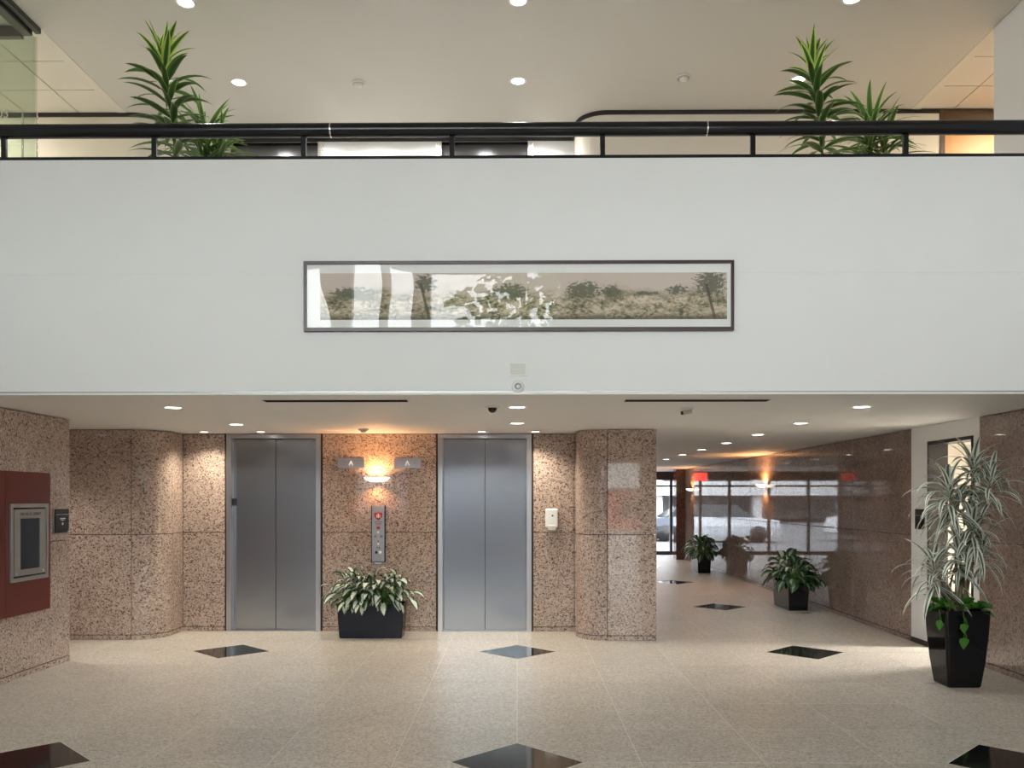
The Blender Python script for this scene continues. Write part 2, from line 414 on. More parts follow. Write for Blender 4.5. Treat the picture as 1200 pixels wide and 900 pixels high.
# white wall with the doorway
DO0, DO1, DZ = 8.46, 9.40, 2.25
ww = struct(MB().box(HX, HX + .2, 8.352, DO0, 0, CZ).box(HX, HX + .2, DO1, 9.788, 0, CZ).box(HX, HX + .2, DO0, DO1, DZ, CZ).build('wall_doorway', M['bright']))
bb = struct(MB().box(HX - .008, HX, 8.352, DO0 - .002, .002, .06).box(HX - .008, HX, DO1 + .002, 9.788, .002, .06).build('baseboard_doorway', M['trim']))
d3 = struct(empty('door_3', (HX, (DO0 + DO1) / 2, 0)), 'dark bronze door frame in the white wall behind the tall plant', 'doorway')
for nm, q in (('jamb', (-.005, .205, DO0 - .0 - d3.location.y, DO0 + .035 - d3.location.y, .001, DZ)), ('jamb', (-.005, .205, DO1 - .035 - d3.location.y, DO1 - d3.location.y, .001, DZ)),
              ('head', (-.005, .205, DO0 + .036 - d3.location.y, DO1 - .036 - d3.location.y, DZ - .035, DZ))):
    MB().box(*q).build(nm, M['trim'], d3)
# room behind the doorway
room = struct(MB().box(7.6, 7.8, 7.2, 13, 0, CZ).box(4.76, 7.8, 7.0, 7.2, 0, CZ).box(4.76, 7.8, 12.8, 13, 0, CZ).box(HX + .2, 4.76, 7.2, 8.352, 0, CZ).build('wall_side_room', M['cream']))

# upper-level slab = lobby ceiling
soffit = struct(MB().box(-7.2, 8.2, FY + .01, 25.4, CZ, UF).build('ceiling_soffit', M['soffit']))
fascia = struct(MB().box(-HX, HX, FY, FY + .009, CZ - .0, UF).box(-HX, HX, FY, FY + .22, UF + .001, 4.232).build('wall_balcony', M['white']))
struct(MB().box(-HX, HX, FY - .010, FY - .0005, CZ - .004, CZ + .012).build('trim_1', M['plastic']))
struct(MB().box(-HX, HX, FY - .004, FY - .0005, CZ + .0135, CZ + .022).build('trim_3', M['alu']))

# far glazed end of the corridor
struct(MB().box(-3.2, -3, 19.6, 25.2, 0, CZ).box(-3.2, .735, 19.6, 19.8, 0, CZ).box(HX + .25, 6.2, 23.3, 23.5, 0, CZ).box(6.0, 6.2, 23.5, 25.2, 0, CZ).build('wall_far_lobby', M['granite']))
win_far = struct(empty('window_1', (1.5, 25.0, 0)))
hd = MB().box(-4.5, 4.5, -.06, .06, 2.18, CZ).box(-4.5, 4.5, -.06, .06, 0, .10).box(-4.5, 4.5, -.05, .05, 1.98, 2.03)
hd.build('frame', M['trim'], win_far)
for x in (-4.45, -3.3, -2.15, -1.0, .15, 1.3, 2.15, 3.0, 3.75, 4.45):
    MB().box(x - .035, x + .035, -.055, .055, .10, 2.18).build('mullion', M['trim'], win_far)
MB().box(-4.48, 4.48, -.006, .006, .10, 2.18).build('pane', M['tinted'], win_far)

# ------------------------------------------------------------------ elevators
for k, (a, b) in enumerate(EL):
    el = struct(empty('door_%d' % (k + 1), ((a + b) / 2, EY, 0)), 'brushed steel elevator door ' + ('left of the call panel' if k == 0 else 'beside the white dispenser'), 'elevator door')
    w = (b - a) / 2
    for s in (-1, 1):
        MB().box(s * (w - .062), s * (w - .002), -.012, .10, .001, 2.365).build('jamb', M['jamb'], el, .003)
        MB().box(s * (w - .001), s * (w + .017), .0, .03, .001, CZ - .002).build('shadow_gap', M['joint'], el)
        MB().box(0.0015 * s, s * (w - .045), .085 + (.012 if s > 0 else 0), .125, .006, 2.36).build('door_leaf', M['steel'], el, .002)
    MB().box(-w, w, -.012, .14, 2.366, 2.418).build('head', M['jamb'], el, .003)
    MB().box(-w, w, -.002, .2, .0005, .005).build('sill', M['alu'], el)
    MB().box(-w - .02, w + .02, .14, .45, 0, CZ).build('shaft', M['trim'], el)
    MB().box(-w + .068, -w + .078, .02, .055, 1.54, 1.63).build('jamb_plate', M['blackpl'], el) if k == 0 else None

# ------------------------------------------------------------------ upper level walls
struct(MB().box(-7.2, -7.0, FY, 12, UF, UZ).build('wall_upper_left', M['cream']))
uw = struct(MB().box(-7.0, -4.445, PY, 11.4, UF, UZ).prism([(-4.445 + RC * math.sin(R(a)), PY + RC - RC * math.cos(R(a))) for a in range(0, 91, 9)] + [(-4.11, 11.4), (-4.445, 11.4)], UF, UZ).build('wall_upper_pier_left', M['cream']))
URT = 4.82
uw2 = struct(MB().prism([(1.035 - RC * math.sin(R(a)), PY + RC - RC * math.cos(R(a))) for a in range(90, -1, -9)] + [(URT, PY), (URT, 11.4), (.70, 11.4)], UF, UZ).build('wall_upper_pier_right', M['cream']))
UE = EY + .05
ue = MB()
for a, b in ((-4.11, EL[0][0] - .02), (EL[0][1] + .02, EL[1][0] - .02), (EL[1][1] + .02, .70)): ue.box(a, b, UE, 11.4, UF, UZ)
struct(ue.build('wall_upper_elevator', M['white']))
struct(MB().box(-4.12, .71, 11.4, 11.6, UF, UZ).box(URT, 8.2, 10.2, 10.4, UF, UZ).build('wall_upper_back', M['cream']))
for k, (a, b) in enumerate(EL):
    d = struct(empty('door_%d' % (k + 4), ((a + b) / 2, UE, UF)))
    w = (b - a) / 2; H = UZ - UF
    for s in (-1, 1):
        MB().box(s * (w - .045), s * (w + .019), -.02, .12, .002, H - .05).build('jamb', M['chrome'], d)
        MB().box(s * .002, s * (w - .046), .09, .12, .002, H - .05).build('door_leaf', M['steel_dark'], d)
    MB().box(-w, w, .13, .3, 0, H - .001).build('shaft', M['trim'], d)
# black ceiling-line trim following the upper wall
def contour(off):
    p = [(-7.0, PY - off), (-4.445, PY - off)]
    p += [(-4.445 + (RC + off) * math.sin(R(a)), PY + RC - (RC + off) * math.cos(R(a))) for a in range(9, 91, 9)]
    p += [(-4.11 + off, UE - off), (.70 - off, UE - off)]
    p += [(1.035 - (RC + off) * math.sin(R(a)), PY + RC - (RC + off) * math.cos(R(a))) for a in range(90, -1, -9)]
    return p + [(URT, PY - off)]
pa, pb = contour(.001), contour(.02)
tr = MB()
for i in range(len(pa) - 1):
    tr.prism([pa[i], pa[i + 1], pb[i + 1], pb[i]], UZ - .045, UZ - .001)
struct(tr.build('trim_2', M['trim']))
# wooden door at the right end of the upper wall
wd_ = struct(empty('door_6', (URT, PY, UF)), 'honey coloured wooden door with dark brown frame on the upper level', 'door')
MB().box(.001, .06, -.01, .10, .001, UZ - UF - .01).build('frame', M['brownwood'], wd_)
MB().box(.061, 1.02, -.01, .10, 2.60, UZ - UF - .01).build('head', M['brownwood'], wd_)
MB().box(.062, 1.0, .03, .075, .002, 2.598).build('door_leaf', M['wood'], wd_)
MB().box(1.02, 1.08, -.01, .10, .001, UZ - UF - .01).build('frame', M['brownwood'], wd_)
struct(MB().box(5.92, 8.2, PY, 9.95, UF, UZ).box(URT, 5.92, 9.90, 10.2, UF, UZ).build('wall_upper_beyond', M['cream']))
struct(MB().box(8.0, 8.2, FY, 10.2, UF, UZ).build('wall_upper_right_end', M['cream']))
# side walls of the void above the soffit
struct(MB().box(HX, HX + .22, BACK - .2, 8.10, CZ + .301, UZ).build('wall_upper_right', M['white']))
struct(MB().box(-HX - .22, -HX, BACK - .2, FY + .001, CZ + .301, UZ).build('wall_upper_void', M['white']))
struct(MB().box(-7.2, -HX - .221, FY - .2, FY, CZ + .3, UZ).box(HX + .221, 8.2, FY - .2, FY, CZ + .3, UZ).build('wall_upper_front', M['cream']))

# upper ceiling, plain middle and tiled sides
ceil = struct(MB().box(-HX, HX, BACK - .2, 12, UZ, UZ + .25).box(-7.2, -HX, BACK - .2, 12, UZ + .02, UZ + .25).box(HX, 8.2, BACK - .2, 12, UZ + .02, UZ + .25).build('ceiling_upper', M['ceil']))
tY = [FY + .05 + .0] + [8.02 + .61 * i for i in range(-2, 4)]
for xs in ([-4.60, -5.05, -5.66, -6.27, -6.88], [4.60, 4.98, 5.59, 6.20, 6.81, 7.42, 7.98]):
    for a, b in zip(xs[:-1], xs[1:]):
        for c, d in zip(tY[:-1], tY[1:]):
            g = .006; MB().box(min(a, b) + g, max(a, b) - g, c + g, min(d, 9.78) - g, UZ + .002, UZ + .018).build('ceiling_tile', M['tile'], ceil)
for s in (-1, 1): MB().box(s * HX, s * 4.597, FY, 9.78, UZ - .006, UZ + .019).build('tile_border', M['tile'], ceil)

# glass partition on the upper level, left
gp = struct(empty('window_2', (-HX, 8.02, UF)))
MB().box(-.16, -.07, -1.42, -.02, UZ - UF - .085, UZ - UF - .002).box(-.05, .0, -1.42, -.0, UZ - UF - .055, UZ - UF - .002).build('head_channel', M['trim'], gp)
MB().box(-2.4, -.165, -.055, -.0, UZ - UF - .105, UZ - UF - .004).build('head_rail', M['trim'], gp)
MB().box(-.058, -.048, -1.42, -.006, .001, UZ - UF - .087).build('pane', M['green_glass'], gp)
MB().box(-.165, -.03, -.016, -.006, .001, UZ - UF - .087).build('pane', M['green_glass'], gp)
MB().box(-2.4, -.168, -.022, -.012, .001, UZ - UF - .11).build('pane', M['green_glass'], gp)
MB().box(-.170, -.162, -.024, -.004, .9, 1.92).build('glass_edge', M['chrome'], gp)
MB().box(-.034, -.026, -.020, -.004, .9, 1.92).build('glass_edge', M['chrome'], gp)
p = W(4, 134, 8.0)
text_obj('03', .12, M['print'], 'number', gp, p - gp.location - Vector((.0, .01, 0)))

# ------------------------------------------------------------------ window wall behind the camera
sheets = [(-4.3, -3.52), (-3.13, -2.57), (-2.35, -1.79), (-1.51, .18), (.26, .84)]
wb = MB(); Yb0, Yb1 = BACK - .2, BACK
wb.box(-4.72, 4.72, Yb0, Yb1, 2.55, 3.25)
wb.box(-4.72, 4.72, Yb0, Yb1, 5.98, UZ)
xs = [-4.72] + [v for s in sheets for v in s] + [4.72]
for i in range(0, len(xs) - 1, 2):
    a, b = xs[i], xs[i + 1]
    if i == len(xs) - 2:                                  # pier, then two more windows on the right, lower
        wb.box(a, 1.5, Yb0, Yb1, 3.25, 5.98); wb.box(4.3, b, Yb0, Yb1, 3.25, 5.98); wb.box(1.5, 4.3, Yb0, Yb1, 4.55, 5.98); wb.box(2.85, 2.95, Yb0, Yb1, 3.25, 4.55)
    else: wb.box(a, b, Yb0, Yb1, 3.25, 5.98)
wb.box(-4.72, -4.5, Yb0, Yb1, 0, 2.55).box(3.2, 4.72, Yb0, Yb1, 0, 2.55).box(2.0, 2.3, Yb0, Yb1, 0, 2.55)
wall_b = struct(wb.build('wall_window', M['white']))
wn3 = struct(empty('window_3', (0, BACK - .1, 0)))
for a, b in sheets: MB().box(a, b, -.006, .006, 3.25, 5.98).build('pane', M['glass'], wn3)
for a, b in ((1.5, 2.85), (2.95, 4.3)): MB().box(a, b, -.006, .006, 3.25, 4.55).build('pane', M['glass'], wn3)
wn4 = struct(empty('window_4', (0, BACK - .1, 0)))
MB().box(-4.5, 2.0, -.006, .006, .62, 2.55).build('pane', M['entry'], wn4)
MB().box(-4.5, 2.0, -.08, .09, 0, .62).build('sill_panel', M['trim'], wn4)
for x in (-4.47, -3.4, -2.3, -1.2, -.1, 1.0, 1.97): MB().box(x - .03, x + .03, -.06, .06, .62, 2.55).build('mullion', M['trim'], wn4)
MB().box(2.3, 3.2, -.006, .006, 0, 2.55).build('pane', M['glass'], wn4)
MB().box(2.3, 2.34, -.05, .05, 0, 2.55).box(3.16, 3.2, -.05, .05, 0, 2.55).box(2.34, 3.16, -.05, .05, 1.86, 1.9).build('door_frame', M['alu'], wn4)

# ------------------------------------------------------------------ lamps
def downlight(x, y, z, label, group, energy, r=.083, col=(1, .975, .94), spot=110):
    o = tag(empty('downlight', (x, y, z)), label, 'downlight', group)
    MB().lathe([(r * .80, .004), (r * .82, -.004), (r, -.006), (r + .006, -.001), (r + .006, .0)], 28).build('trim_ring', M['plastic'], o)
    MB().lathe([(0, -.0025), (r * .80, -.0025)], 28).build('lens', M['lens'], o)
    l = bpy.data.lights.new('lamp', 'SPOT'); l.energy = energy; l.color = col; l.spot_size = R(spot); l.spot_blend = .9; l.shadow_soft_size = .06
    lo = bpy.data.objects.new('lamp', l); COL.objects.link(lo); lo.parent = o; lo.location = (0, 0, -.02)
    return o
ORD = ('first', 'second', 'third', 'fourth', 'fifth', 'sixth', 'seventh', 'eighth', 'ninth')
for y, wy in ((7.62, 'just inside the railing'), (9.08, 'nearer the upper wall')):
    for x, wx in ((-2.97, 'on the glass partition side'), (.01, 'in the middle column'), (2.98, 'on the wooden door side')):
        downlight(x, y, UZ, 'round downlight in the upper beige ceiling, %s, %s' % (wy, wx), 'upper ceiling downlights', 26)
for i in range(6):
    downlight(-2.99 + .645 * i, 10.13, UZ, 'small downlight along the upper elevator wall, %s from the glass partition side' % ORD[i], 'upper wall washer downlights', 30, .055, spot=168)
for y, wy in ((7.46, 'closer to the balcony wall'), (9.15, 'closer to the doors')):
    downlight(-3.02, y, CZ, 'round soffit downlight before the elevator left of the call panel, ' + wy, 'soffit downlights', 30, col=(1, .96, .90))
    downlight(0, y - .12 * (y > 8), CZ, 'round soffit downlight before the elevator beside the white dispenser, ' + wy, 'soffit downlights', 30, col=(1, .96, .90))
for x, wx in ((-3.74, 'over the granite left of the first elevator'), (-3.06, 'over the elevator left of the call panel'), (-.42, 'over the elevator beside the dispenser'), (.22, 'over the granite above the dispenser')):
    downlight(x, 10.16, CZ, 'slim downlight at the elevator wall ' + wx, 'elevator wall washer downlights', 34, .055, spot=130, col=(1, .90, .72))
downlight(-5.17, 8.98, CZ, 'round downlight in the soffit of the passage behind the red panel wall', None, 45, col=(1, .95, .86))
for i, y in enumerate((7.46, 9.06, 10.66, 12.26, 13.9, 15.5, 17.2, 19.0, 21)):
    downlight(3.0, y, CZ, 'round downlight in the corridor row, %s from the balcony wall' % ORD[i], 'corridor downlights', 24, spot=95)

def sconce(x, y, z, rz, label, e):
    o = tag(empty('wall_sconce', (x, y, z), rz), label, 'wall lamp')
    MB().lathe([(0, .018), (.045, .018), (.05, .012), (.05, 0.0005)], 20, axis='Y').build('wall_plate', M['chrome'], o)
    MB().box(-.012, .012, -.08, -.019, -.018, -.002).build('bracket', M['chrome'], o)
    MB().lathe([(.0, -.030), (.07, -.026), (.12, -.010), (.158, .022), (.150, .026), (.112, -.002), (.066, -.018), (0, -.022)], 28, a0=-PI, a1=0, c=(0, -.022, 0)).build('glass_dish', M['warmlens'], o)
    for dz, en, up in ((.030, e, 1), (-.045, e * .35, 0)):
        l = bpy.data.lights.new('bulb', 'SPOT'); l.energy = en; l.color = (1, .46, .17); l.shadow_soft_size = .045; l.spot_size = R(165 if up else 140); l.spot_blend = .6
        lo = bpy.data.objects.new('bulb', l); COL.objects.link(lo); lo.parent = o; lo.location = (0, -.11, dz); lo.rotation_euler = (PI if up else 0, 0, 0)
    return o
p = W(442, 562, EY)
sconce(p.x, EY - .0, 1.86, 0, 'glowing glass wall sconce above the elevator call panel', 12)
sconce(HX, 15.5, 1.86, -PI / 2, 'glowing glass wall sconce on the corridor wall beyond the nearer corridor planter', 20)
sconce(HX, 21.9, 1.86, -PI / 2, 'glowing glass wall sconce on the corridor wall near the glazed end', 12)
# ceiling panel lights of the neighbouring rooms
def troffer(x, y, z, e, col, label):
    o = tag(empty('ceiling_panel_light', (x, y, z)), label, 'ceiling light')
    MB().box(-.30, .30, -.30, .30, -.012, -.004).build('diffuser', M['lens'], o)
    f = MB()
    for q in ((-.32, .32, -.32, -.30), (-.32, .32, .30, .32), (-.32, -.30, -.30, .30), (.30, .32, -.30, .30)): f.box(*q, -.016, -.001)
    f.build('frame', M['plastic'], o)
    l = bpy.data.lights.new('tube', 'AREA'); l.shape = 'SQUARE'; l.size = .56; l.energy = e; l.color = col
    lo = bpy.data.objects.new('tube', l); COL.objects.link(lo); lo.parent = o; lo.location = (0, 0, -.02)
troffer(6.2, 9.2, CZ, 120, (1, .97, .92), 'square ceiling panel light in the side room behind the doorway')
troffer(5.9, 8.75, UZ - .0, 32, (1, .84, .60), 'square warm ceiling panel light outside the wooden upper door')
troffer(-6.45, 8.9, UZ - .0, 22, (1, .95, .85), 'square ceiling panel light behind the upper glass partition')

# ------------------------------------------------------------------ soffit fittings
for k, (a, b, lab) in enumerate(((310, 478, 'black slot diffuser in the soffit near the dome camera'), (732, 900, 'black slot diffuser in the soffit at the corridor mouth'))):
    A, B = W(a, 469, 6.97), W(b, 469, 6.97)
    o = tag(empty('slot_diffuser', ((A.x + B.x) / 2, 6.97, CZ)), lab, 'air vent'); h = (B.x - A.x) / 2
    MB().box(-h, h, -.06, .06, -.004, -.0005).build('slot', M['slot'], o)
    for sg in (-1, 1): MB().box(sg * (h + .008), sg * (h + .001), -.06, .06, -.005, -.0005).build('end_cap', M['plastic'], o)
o = tag(empty('dome_camera', (W(577, 476, 7.4).x, 7.4, CZ)), 'small black dome camera with white collar on the soffit', 'camera')
MB().lathe([(.062, 0), (.062, -.008), (.040, -.014)], 24).build('collar', M['plastic'], o)
MB().lathe([(.038, -.012), (.036, -.030), (.026, -.046), (.012, -.054), (0, -.056)], 20).build('dome', M['blackpl'], o)
o = tag(empty('ceiling_camera', (W(806, 478, 7.55).x, 7.55, CZ)), 'small white ceiling camera with dark lens at the corridor mouth', 'camera')
MB().lathe([(.055, 0), (.055, -.008), (.02, -.012), (.014, -.03), (0, -.03)], 20).build('mount', M['plastic'], o)
MB().tube([(.03, .0, -.030), (-.05, -.02, -.046)], [.020, .020], 12).build('housing', M['beige'], o)
MB().tube([(-.052, -.021, -.046), (-.062, -.024, -.048)], [.017, .015], 12).build('lens', M['blackpl'], o)
def detector(x, y, z, label, r=.07, grp=None):
    o = tag(empty('smoke_detector', (x, y, z)), label, 'smoke detector', grp)
    MB().lathe([(r, 0), (r, -.012), (r * .86, -.02)], 24).build('base', M['beige'], o)
    MB().lathe([(r * .62, -.02), (r * .55, -.040), (r * .25, -.050), (0, -.050)], 24).build('chamber', M['beige'], o)
    MB().lathe([(r * .86, -.020), (r * .62, -.0205)], 24).build('vent_ring', M['alu'], o)
detector(W(426, 503, 9.75).x, 9.75, CZ, 'smoke detector on the soffit above the sconce', .06)
detector(W(420, 99, 9.1).x, 9.1, UZ, 'smoke detector on the upper ceiling on the tall plant and glass partition side', .075, 'upper smoke detectors')
detector(W(801, 94, 9.0).x, 9.0, UZ, 'smoke detector on the upper ceiling above the black curved wall trim', .075, 'upper smoke detectors')

# ------------------------------------------------------------------ balcony front: picture, speaker, strobe
a, b = W(357, 307.5, FY), W(859, 388, FY)
cx, cz = (a.x + b.x) / 2, (a.z + b.z) / 2; fw, fh = (b.x - a.x) / 2, (a.z - b.z) / 2
pic = tag(empty('framed_picture', (cx, FY - .001, cz)), 'long narrow landscape print in a dark maroon frame on the white balcony wall', 'picture')
t = .021; f = MB()
f.box(-fw, fw, -.035, 0, fh - t, fh).box(-fw, fw, -.035, 0, -fh, -fh + t * 1.25).box(-fw, -fw + t, -.035, 0, -fh + t * 1.25, fh - t).box(fw - t, fw, -.035, 0, -fh + t * 1.25, fh - t)
f.build('frame', M['frame'], pic)
MB().box(-fw + t, fw - t, -.012, -.004, -fh + t, fh - t).build('mat_board', M['matboard'], pic)
pw, phh = (845 - 371) / 2 * .00656, .178
def painting():
    m, nt, bs = newmat('landscape_print'); bs.inputs['Roughness'].default_value = .8
    tc = nt.nodes.new('ShaderNodeTexCoord'); s = nt.nodes.new('ShaderNodeSeparateXYZ'); lk(nt, tc.outputs['Object'], s.inputs[0])
    X, Z = s.outputs[0], s.outputs[2]
    def noise(sc, det, stretch=1):
        mp = nt.nodes.new('ShaderNodeMapping'); mp.inputs['Scale'].default_value = (1, 1, stretch); lk(nt, tc.outputs['Object'], mp.inputs[0])
        n = nt.nodes.new('ShaderNodeTexNoise'); n.inputs['Scale'].default_value = sc; n.inputs['Detail'].default_value = det; n.inputs['Roughness'].default_value = .65
        lk(nt, mp.outputs[0], n.inputs[0]); return n.outputs['Fac']
    n1, n2, n3 = noise(6, 5, 2.4), noise(32, 4, 1.6), noise(2.2, 3, 1)
    sky = mixc(nt, noise(3, 3), (.68, .56, .49), (.60, .53, .46))
    g = ramp(nt, [(.39, (.07, .07, .045)), (.45, (.22, .20, .12)), (.51, (.46, .385, .27)), (.58, (.68, .58, .46))])
    lk(nt, math_n(nt, 'ADD', math_n(nt, 'MULTIPLY', n1, .55), math_n(nt, 'MULTIPLY', n2, .45)), g.inputs[0])
    hor = math_n(nt, 'MULTIPLY_ADD', n3, .22, -.07)               # rolling skyline
    fac = math_n(nt, 'MULTIPLY', math_n(nt, 'SUBTRACT', math_n(nt, 'MULTIPLY_ADD', n2, .05, hor), Z), 14)
    fc = math_n(nt, 'MINIMUM', math_n(nt, 'MAXIMUM', fac, 0), 1)
    col = mixc(nt, fc, sky, g.outputs[0])
    # dark ground strip along the lower edge
    lo = math_n(nt, 'MULTIPLY', math_n(nt, 'SUBTRACT', math_n(nt, 'MULTIPLY_ADD', n1, .16, -.215), Z), 22)
    col = mixc(nt, math_n(nt, 'MINIMUM', math_n(nt, 'MAXIMUM', lo, 0), .8), col, (.07, .065, .045))
    for (tx, tz, rx, rz, trunk) in ((.46, .045, .16, .075, 0), (.68, .03, .09, .06, 0), (1.17, .045, .10, .04, 0), (1.43, .09, .14, .13, 1), (-.1, .03, .16, .08, 0), (-.75, .10, .10, .08, 1), (-1.3, .02, .22, .06, 0), (.95, .02, .12, .02, 0)):
        dx = math_n(nt, 'DIVIDE', math_n(nt, 'SUBTRACT', X, tx), rx); dz = math_n(nt, 'DIVIDE', math_n(nt, 'SUBTRACT', Z, tz), rz)
        d = math_n(nt, 'ADD', math_n(nt, 'MULTIPLY', dx, dx), math_n(nt, 'MULTIPLY', dz, dz))
        k = math_n(nt, 'SUBTRACT', math_n(nt, 'MULTIPLY_ADD', n2, 4.2, -1.35), d)
        k = math_n(nt, 'MINIMUM', math_n(nt, 'MAXIMUM', math_n(nt, 'MULTIPLY', k, 3), 0), .85)
        col = mixc(nt, k, col, (.10, .11, .065))
        if trunk:
            wv = math_n(nt, 'ABSOLUTE', math_n(nt, 'SUBTRACT', math_n(nt, 'MULTIPLY_ADD', Z, .25, X), tx - .01))
            tk = math_n(nt, 'MULTIPLY', math_n(nt, 'LESS_THAN', wv, .011), math_n(nt, 'LESS_THAN', Z, tz))
            col = mixc(nt, math_n(nt, 'MULTIPLY', tk, .8), col, (.09, .07, .05))
    lk(nt, col, bs.inputs['Base Color']); return m
MB().box(-pw, pw, -.0015, 0, -phh, phh).build('print', painting(), pic, loc=((845 + 371) / 2 * .00656 - 601 * .00656 - (cx + .0) + .0, -.0125, .0))
MB().add([(-fw + t, -.022, -fh + t), (fw - t, -.022, -fh + t), (fw - t, -.022, fh - t), (-fw + t, -.022, fh - t)], [(0, 1, 2, 3)]).build('glazing', M['picglass'], pic)

a, b = W(596, 424, FY), W(618, 441, FY)
o = tag(empty('wall_speaker', ((a.x + b.x) / 2, FY, (a.z + b.z) / 2)), 'beige rectangular speaker plate on the white wall below the picture', 'speaker')
w, h = (b.x - a.x) / 2, (a.z - b.z) / 2
MB().box(-w, w, -.010, -.0005, -h, h).build('plate', M['plastic'], o, .003)
gm = MB()
for i in range(12): gm.box(-w * .8, w * .8, -.0125, -.010, -h * .78 + i * h * 1.56 / 12, -h * .78 + (i + .6) * h * 1.56 / 12)
gm.build('grille', M['beige'], o)
p = W(607, 453, FY)
o = tag(empty('wall_sensor', (p.x, FY, p.z)), 'round white sensor with ring under the speaker plate', 'sensor')
MB().lathe([(.048, .0005), (.048, .014), (.040, .022), (.026, .022)], 28, axis='Y').build('body', M['plastic'], o)
MB().lathe([(.026, .022), (.022, .016), (.012, .016)], 24, axis='Y').build('ring', M['alu'], o)
MB().lathe([(.012, .016), (.010, .024), (0, .026)], 20, axis='Y').build('button', M['plastic'], o)

# ------------------------------------------------------------------ balcony railing
RY = FY + .022; RZ = 4.462
rail = tag(empty('balcony_railing', (0, RY, 4.232)), 'black painted metal railing with round handrail on the white balcony wall', 'railing')
hz = RZ - 4.232
hp = [(-HX + .01, 0, hz), (HX - .01, 0, hz)]
MB().tube(hp, .054, 24).build('handrail', M['blackmetal'], rail)
MB().box(-HX + .01, HX - .01, -.018, .018, .001, .026).build('bottom_rail', M['blackmetal'], rail)
for px in (5, 181, 356, 530, 706, 882, 1061):
    x = W(px, 170, RY).x
    MB().box(x - .019, x + .019, -.013, .013, .027, hz - .045).build('post', M['blackmetal'], rail)
for px in (388, 828):
    x = W(px, 150, RY).x
    MB().tube([(x - .005, 0, hz), (x + .005, 0, hz)], .0555, 24).build('joint_ring', M['chrome'], rail)

# ------------------------------------------------------------------ elevator wall fittings
a, b = W(435.5, 592.5, EY), W(452, 658.5, EY)
o = tag(empty('call_panel', ((a.x + b.x) / 2, EY - .0005, b.z)), 'tall grey metal elevator call panel with red emblem between the elevators', 'call panel')
w, h = (b.x - a.x) / 2, a.z - b.z
MB().box(-w, w, -.022, 0, 0, h).build('housing', M['blackpl'], o)
MB().box(-w + .010, w - .012, -.030, -.0225, .008, h).build('face_plate', M['panelgrey'], o, .002)
y = -.0315
def disc(bm, x, z, r, y0=-.0335, n=16): bm.lathe([(r, .030), (r, -y0 * 1.0), (r * .8, -y0 + .002), (0, -y0 + .002)], n, c=(x, 0, z), axis='Y')
# emblem: a pointed red shield with white figure
e = empty('emblem'); bpy.data.objects.remove(e)
pts = [(-.052, .028), (-.03, .044), (-.012, .030), (0, .058), (.012, .030), (.032, .046), (.052, .030), (.046, -.012), (.022, -.040), (0, -.058), (-.022, -.040), (-.046, -.012)]
def plate(poly, y0, y1):
    n = len(poly); vs = [(x, y0, z) for x, z in poly] + [(x, y1, z) for x, z in poly]
    return MB().add(vs, [tuple(range(n)), tuple(range(2 * n - 1, n - 1, -1))] + [(i, n + i, n + (i + 1) % n, (i + 1) % n) for i in range(n)])
plate([(x, z + h - .125) for x, z in pts], -.0318, -.0302).build('emblem', M['redlogo'], o)['label'] = 'red shield shaped emblem'
MB().box(-.006, .006, -.0328, -.0319, h - .150, h - .098).box(-.022, -.014, -.0328, -.0319, h - .145, h - .11).box(.014, .022, -.0328, -.0319, h - .145, h - .11).build('emblem_figure', M['print'], o)
for i, (zz, ww) in enumerate(((.200, .048), (.216, .042), (.232, .036))): MB().box(-ww, ww, -.0313, -.0302, h - zz - .003, h - zz + .003).build('text_line', M['redlogo'] if i else M['greyprint'], o)
MB().box(-.02, .02, -.0313, -.0302, h - .29, h - .255).build('text_line', M['redlogo'], o)
for (x, z, r, m) in ((.0, h - .325, .011, 'print'), (-.036, h - .375, .018, 'steel_dark'), (.036, h - .375, .018, 'steel_dark'), (0, h - .435, .008, 'greyprint'), (0, h - .47, .011, 'print'), (-.014, h - .515, .008, 'greyprint'), (.014, h - .515, .008, 'greyprint'), (-.024, h - .572, .017, 'blackpl'), (.022, h - .572, .019, 'print')):
    bm = MB(); disc(bm, x, z, r); bm.build('button', M[m], o)
MB().box(-.04, .04, -.034, -.0005, -.024, -.003).build('lip', M['chrome'], o)
for k, px in enumerate((396, 462)):
    a, b = W(px, 537, EY), W(px + 31, 548.5, EY)
    o = tag(empty('hall_lantern', ((a.x + b.x) / 2, EY - .0005, (a.z + b.z) / 2)), 'flat metal elevator arrow plate ' + ('beside the elevator left of the call panel' if k == 0 else 'beside the elevator next to the white dispenser'), 'elevator indicator')
    w, h = (b.x - a.x) / 2, (a.z - b.z) / 2
    MB().box(-w, w, -.012, 0, -h, h).build('plate', M['jamb'], o, .002)
    MB().add([(-.030, -.014, -.030), (-.018, -.014, -.030), (0, -.014, .012), (.018, -.014, -.030), (.030, -.014, -.030), (0, -.014, .038)], [(0, 1, 2, 5), (5, 2, 3, 4)]).build('arrow', M['arrowlit'], o)
    MB().lathe([(.009, .012), (.009, .016), (0, .017)], 12, c=(w * .55, 0, 0), axis='Y').build('gong_hole', M['alu'], o)
a, b = W(639, 596, EY), W(653.5, 620, EY)
o = tag(empty('soap_dispenser', ((a.x + b.x) / 2, EY - .0005, b.z)), 'white plastic hand sanitizer dispenser on the granite wall', 'dispenser')
w, h = (b.x - a.x) / 2, a.z - b.z
MB().box(-w, w, -.085, 0, .02, h).build('body', M['plastic'], o, .018)
MB().box(-w * .66, w * .66, -.094, -.02, -.012, .05).build('push_bar', M['beige'], o, .012)
MB().lathe([(.012, .085), (.012, .0865), (0, .0865)], 14, c=(.01, 0, h * .66), axis='Y').build('logo', M['greyprint'], o)
